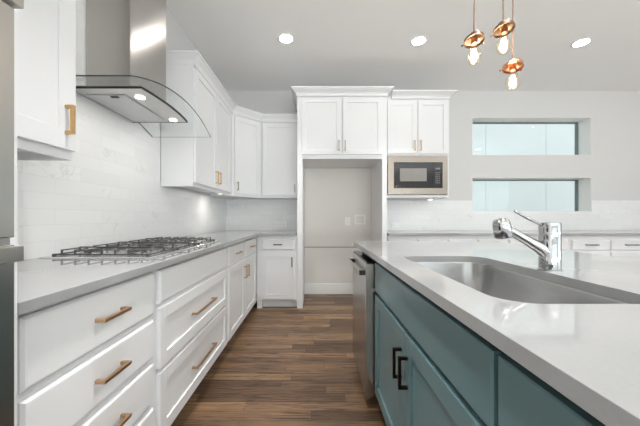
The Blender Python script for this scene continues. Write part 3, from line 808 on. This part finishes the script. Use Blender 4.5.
# faucet
fy, fxx = 1.0, 0.840
f = thing('kitchen_faucet', 'chrome pull-out faucet with lever handle behind the sink', 'faucet', (fxx, fy, CT1 - 0.0005))
MB().lathe([(0.0345, 0), (0.0345, 0.004), (0.0325, 0.006), (0.0325, 0.128), (0.0315, 0.130)], 36).build('base', 'chrome', f, smooth=True)
MB().lathe([(0.0325, 0.131), (0.0325, 0.166), (0.0305, 0.170), (0.004, 0.171)], 36).build('handle_hub', 'chrome', f, smooth=True)
MB().tube([(-0.026, 0, 0.160), (-0.08, 0.0, 0.186), (-0.126, 0, 0.212)], [0.0055, 0.0048, 0.0045], 12).build('lever', 'chrome', f, smooth=True)
MB().tube([(0.0, 0, 0.055), (-0.035, 0, 0.080), (-0.085, 0, 0.109), (-0.148, 0, 0.145)], [0.029, 0.0215, 0.0165, 0.0155], 20).build('spout', 'chrome', f, smooth=True)
sp = MB().lathe([(0.027, -0.032), (0.029, -0.029), (0.0285, 0.012), (0.026, 0.025), (0.019, 0.033), (0.004, 0.036)], 28, (-0.170, 0, 0.150), Matrix.Rotation(math.radians(-10), 3, 'Y')).build('spray_head', 'chrome', f, smooth=True)
MB().lathe([(0.0235, -0.0345), (0.0245, -0.0315), (0.002, -0.0315)], 24, (-0.170, 0, 0.150), Matrix.Rotation(math.radians(-10), 3, 'Y')).build('nozzle', 'matteblack', sp, smooth=True)

# island cabinets (face -x): local x runs towards the camera
TX = 0.36                      # face frame front; door faces at 0.34
c = thing('island_cabinet', 'teal island sink cabinet with a false front over two doors', 'cabinet', (TX, 1.574, 0), -PI / 2)
w = 1.574 - 0.531
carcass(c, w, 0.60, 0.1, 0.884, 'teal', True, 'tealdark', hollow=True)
drawer(c, 0.0, w - 0.006, 0.688, 0.846, 'teal', name='false_drawer_front', ch=0.004)
B(0.019, w - 0.019, 0.021, 0.035, 0.838, 0.884).build('gap_shade_rail', 'matteblack', c)  # added black strip: paints the shade in the gap under the counter
door(c, 0.0, 0.512, 0.118, 0.668, 'teal', h=(0.476, 0.532), hm='darkpull', L=0.118, rail=0.062); door(c, 0.517, w - 0.006, 0.118, 0.668, 'teal', h=(0.547, 0.532), hm='darkpull', L=0.118, rail=0.062)
c = thing('island_cabinet', 'teal island cabinet nearest the camera at the bottom right corner', 'cabinet', (TX, 0.529, 0), -PI / 2)
w = 1.05
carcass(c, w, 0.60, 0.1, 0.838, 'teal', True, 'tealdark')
B(0, w, 0.10, 0.60, 0.8385, 0.884).build('top_rail', 'matteblack', c)  # coloured black to darken the shaded gap under the counter
B(0, w, 0.012, 0.03, 0.8385, 0.884).build('gap_shade_rail', 'matteblack', c)  # added black strip, painted shade between counter and drawer tops
for a, b in ((0.006, 0.515), (0.53, w - 0.006)):
    drawer(c, a, b, 0.688, 0.846, 'teal', h=((a + b) / 2, 0.767), hm='darkpull', L=0.15, ch=0.004)
    door(c, a, b, 0.118, 0.668, 'teal', h=(b - 0.036 if a < 0.1 else a + 0.036, 0.532), hm='darkpull', L=0.118, rail=0.062)
tag(B(0.37, 0.985, 2.158, 2.178, 0.0, 0.884).build('end_panel', 'teal'), 'teal end panel closing the island beyond the dishwasher', 'panel')
tag(B(0.986, 1.006, -0.521, 2.178, 0.0, 0.884).build('back_panel', 'teal'), 'teal back panel on the seating side of the island', 'panel')

# dishwasher
dw = thing('dishwasher', 'stainless dishwasher at the far end of the island', 'dishwasher', (0, 0, 0))
dy0, dy1 = 1.606, 2.150
B(0.375, 0.93, dy0 + 0.004, dy1 - 0.004, 0.06, 0.868).build('body', 'matteblack', dw)
dd = B(0.293, 0.352, dy0, dy1, 0.068, 0.838).build('door', 'steel', dw, bevel=0.004)
B(0.300, 0.350, dy0 + 0.004, dy1 - 0.004, 0.838, 0.846).build('control_strip', 'black', dd, bevel=0.001)
hd = MB().box(0.262, 0.272, dy0 + 0.045, dy1 - 0.025, 0.766, 0.786).build('handle', 'steelx', dd, bevel=0.002)
for a in (dy0 + 0.035, dy1 - 0.045): B(0.264, 0.2935, a, a + 0.022, 0.763, 0.789).build('mount', 'matteblack', hd, bevel=0.002)
B(0.40, 0.41, dy0 + 0.004, dy1 - 0.004, 0.002, 0.06).build('toe_kick', 'matteblack', dw)

# ================================================================== CEILING LIGHTS
rows = [(-0.29, 2.86), (1.08, 2.90), (2.79, 2.93), (-0.29, 0.95), (1.08, 0.95), (2.79, 0.95), (4.4, 2.9), (4.4, 0.95), (0.0, -1.4), (1.9, -1.4), (3.9, -1.4), (1.9, -3.1)]
labs = ['recessed ceiling downlight left of the refrigerator alcove', 'recessed ceiling downlight in front of the microwave tower', 'recessed ceiling downlight in front of the slot windows',
        'recessed ceiling downlight over the aisle near the camera', 'recessed ceiling downlight over the island near the camera', 'recessed ceiling downlight right of the island',
        'recessed ceiling downlight near the right wall, far row', 'recessed ceiling downlight near the right wall, middle row', 'recessed ceiling downlight behind the camera, left', 'recessed ceiling downlight behind the camera, centre', 'recessed ceiling downlight behind the camera, right', 'recessed ceiling downlight nearest the rear window']
for (x, y), lab in zip(rows, labs):
    p = thing('ceiling_light', lab, 'light', (x, y, ZC), 0, 'recessed ceiling downlights')
    MB().lathe([(0.085, 0.0), (0.085, -0.003), (0.078, -0.006), (0.066, -0.0045), (0.066, 0.0)], 32).build('trim_ring', 'trim', p, smooth=True)
    MB().lathe([(0.064, -0.0005), (0.064, -0.003), (0.05, -0.0045), (0.01, -0.005)], 32).build('diffuser', 'can', p, smooth=True)
    area_light('downlight_glow', (0, 0, -0.012), (0, 0, 0), 0.12, 0.12, 3.4 if y > 2 else (6.0 if x < 0 else 8.5), (1, 0.99, 0.985), 'DISK', p, math.radians(66 if y > 2 or (x < 0 < y) else 95))

# ================================================================== PENDANTS
def pendant(label, x, y, zcap, tilt, capmat, cord_bow):
    p = thing('pendant_light', label, 'pendant light', (x, y, ZC), 0, 'bare bulb pendants over the island')
    R = Matrix.Rotation(tilt[0], 3, 'Y') @ Matrix.Rotation(tilt[1], 3, 'X')
    zc = zcap - ZC
    MB().lathe([(0.032, 0.0), (0.032, -0.012), (0.008, -0.02), (0.004, -0.022)], 20).build('ceiling_rose', 'agedbronze', p, smooth=True)
    n = 14
    MB().tube([(cord_bow * math.sin(PI * i / n), 0, -0.015 + (zc + 0.035 + 0.015) * i / n) for i in range(n + 1)], 0.0034, 8).build('cord', 'cord', p, smooth=True)
    c = Vector((0, 0, zc))
    cap = MB().lathe([(0.006, 0.034), (0.016, 0.033), (0.020, 0.028), (0.021, 0.020), (0.027, 0.017), (0.030, 0.010), (0.041, 0.007), (0.045, 0.003), (0.046, -0.011), (0.0435, -0.011), (0.0425, 0.001), (0.030, 0.006), (0.024, 0.012), (0.014, 0.014), (0.002, 0.015)], 32, c, R).build('cap', capmat, p, smooth=True)
    for a in (0.3, 0.3 + 2 * PI / 3, 0.3 + 4 * PI / 3):
        d = Vector((math.cos(a), math.sin(a), 0))
        MB().tube([tuple(c + R @ (d * 0.044 + Vector((0, 0, -0.004)))), tuple(c + R @ (d * 0.053 + Vector((0, 0, -0.004)))), tuple(c + R @ (d * 0.0535 + Vector((0, 0, -0.004)))), tuple(c + R @ (d * 0.058 + Vector((0, 0, -0.004))))], [0.0022, 0.0022, 0.005, 0.005], 10).build('thumbscrew', capmat, cap)
    MB().lathe([(0.016, 0.012), (0.016, -0.012), (0.0145, -0.026), (0.012, -0.028)], 20, c, R).build('socket', 'copper', p, smooth=True)
    # bulb
    prof = [(0.0125, -0.022), (0.0135, -0.032), (0.018, -0.042), (0.0245, -0.054), (0.0285, -0.068), (0.029, -0.078), (0.026, -0.092), (0.018, -0.103), (0.008, -0.108), (0.001, -0.109)]
    prof = [(r_ * 1.12, -0.022 + (z_ + 0.022) * 1.2) for r_, z_ in prof]
    Rb = Matrix.Rotation(tilt[0] * 0.2, 3, 'Y')
    bb = MB().lathe(prof, 24, c, Rb).build('bulb', 'bulb', p, smooth=True)
    fm = MB()
    for k_ in range(4):
        a = PI * k_ / 4 + 0.2
        pts = []
        for j in range(9):
            q = j / 8; rr = 0.0095 * math.sin(PI * (0.15 + 0.85 * q)) ** 0.6 if q < 1 else 0.002
            pts.append((rr, -0.050 - 0.054 * q))
        full = [tuple(c + Rb @ Vector((r_ * math.cos(a), r_ * math.sin(a), z_))) for r_, z_ in pts] + [tuple(c + Rb @ Vector((-r_ * math.cos(a), -r_ * math.sin(a), z_))) for r_, z_ in pts[::-1]]
        fm.tube(full, 0.0011, 6)
    fm.build('filament', 'filament', bb, smooth=True)
    pl = bpy.data.lights.new('bulb_glow', 'POINT'); pl.energy = 1.3; pl.color = (1, 0.92, 0.8); pl.shadow_soft_size = 0.02
    po = bpy.data.objects.new('bulb_glow', pl); COL.objects.link(po); po.parent = p; po.location = tuple(c + Rb @ Vector((0, 0, -0.07)))
PY = 1.40
def px(x): return (x - 314.5) / 280.0
pendant('leftmost bare bulb pendant with a dark tilted bronze cap', px(474.0) * PY, PY, CAM_Z + (217.3 - 39.5) / 280 * PY, (math.radians(2), math.radians(-12)), 'agedbronze', 0.004)
pendant('middle bare bulb pendant with a strongly tilted cap near the top', px(503.5) * 1.36, 1.36, CAM_Z + (217.3 - 28.5) / 280 * 1.36, (math.radians(-4), math.radians(-12)), 'agedbronze', -0.004)
pendant('lowest bare bulb pendant with a shiny copper cap', px(513.0) * 1.43, 1.43, CAM_Z + (217.3 - 66.0) / 280 * 1.43, (math.radians(6), math.radians(-8)), 'copper', 0.0)
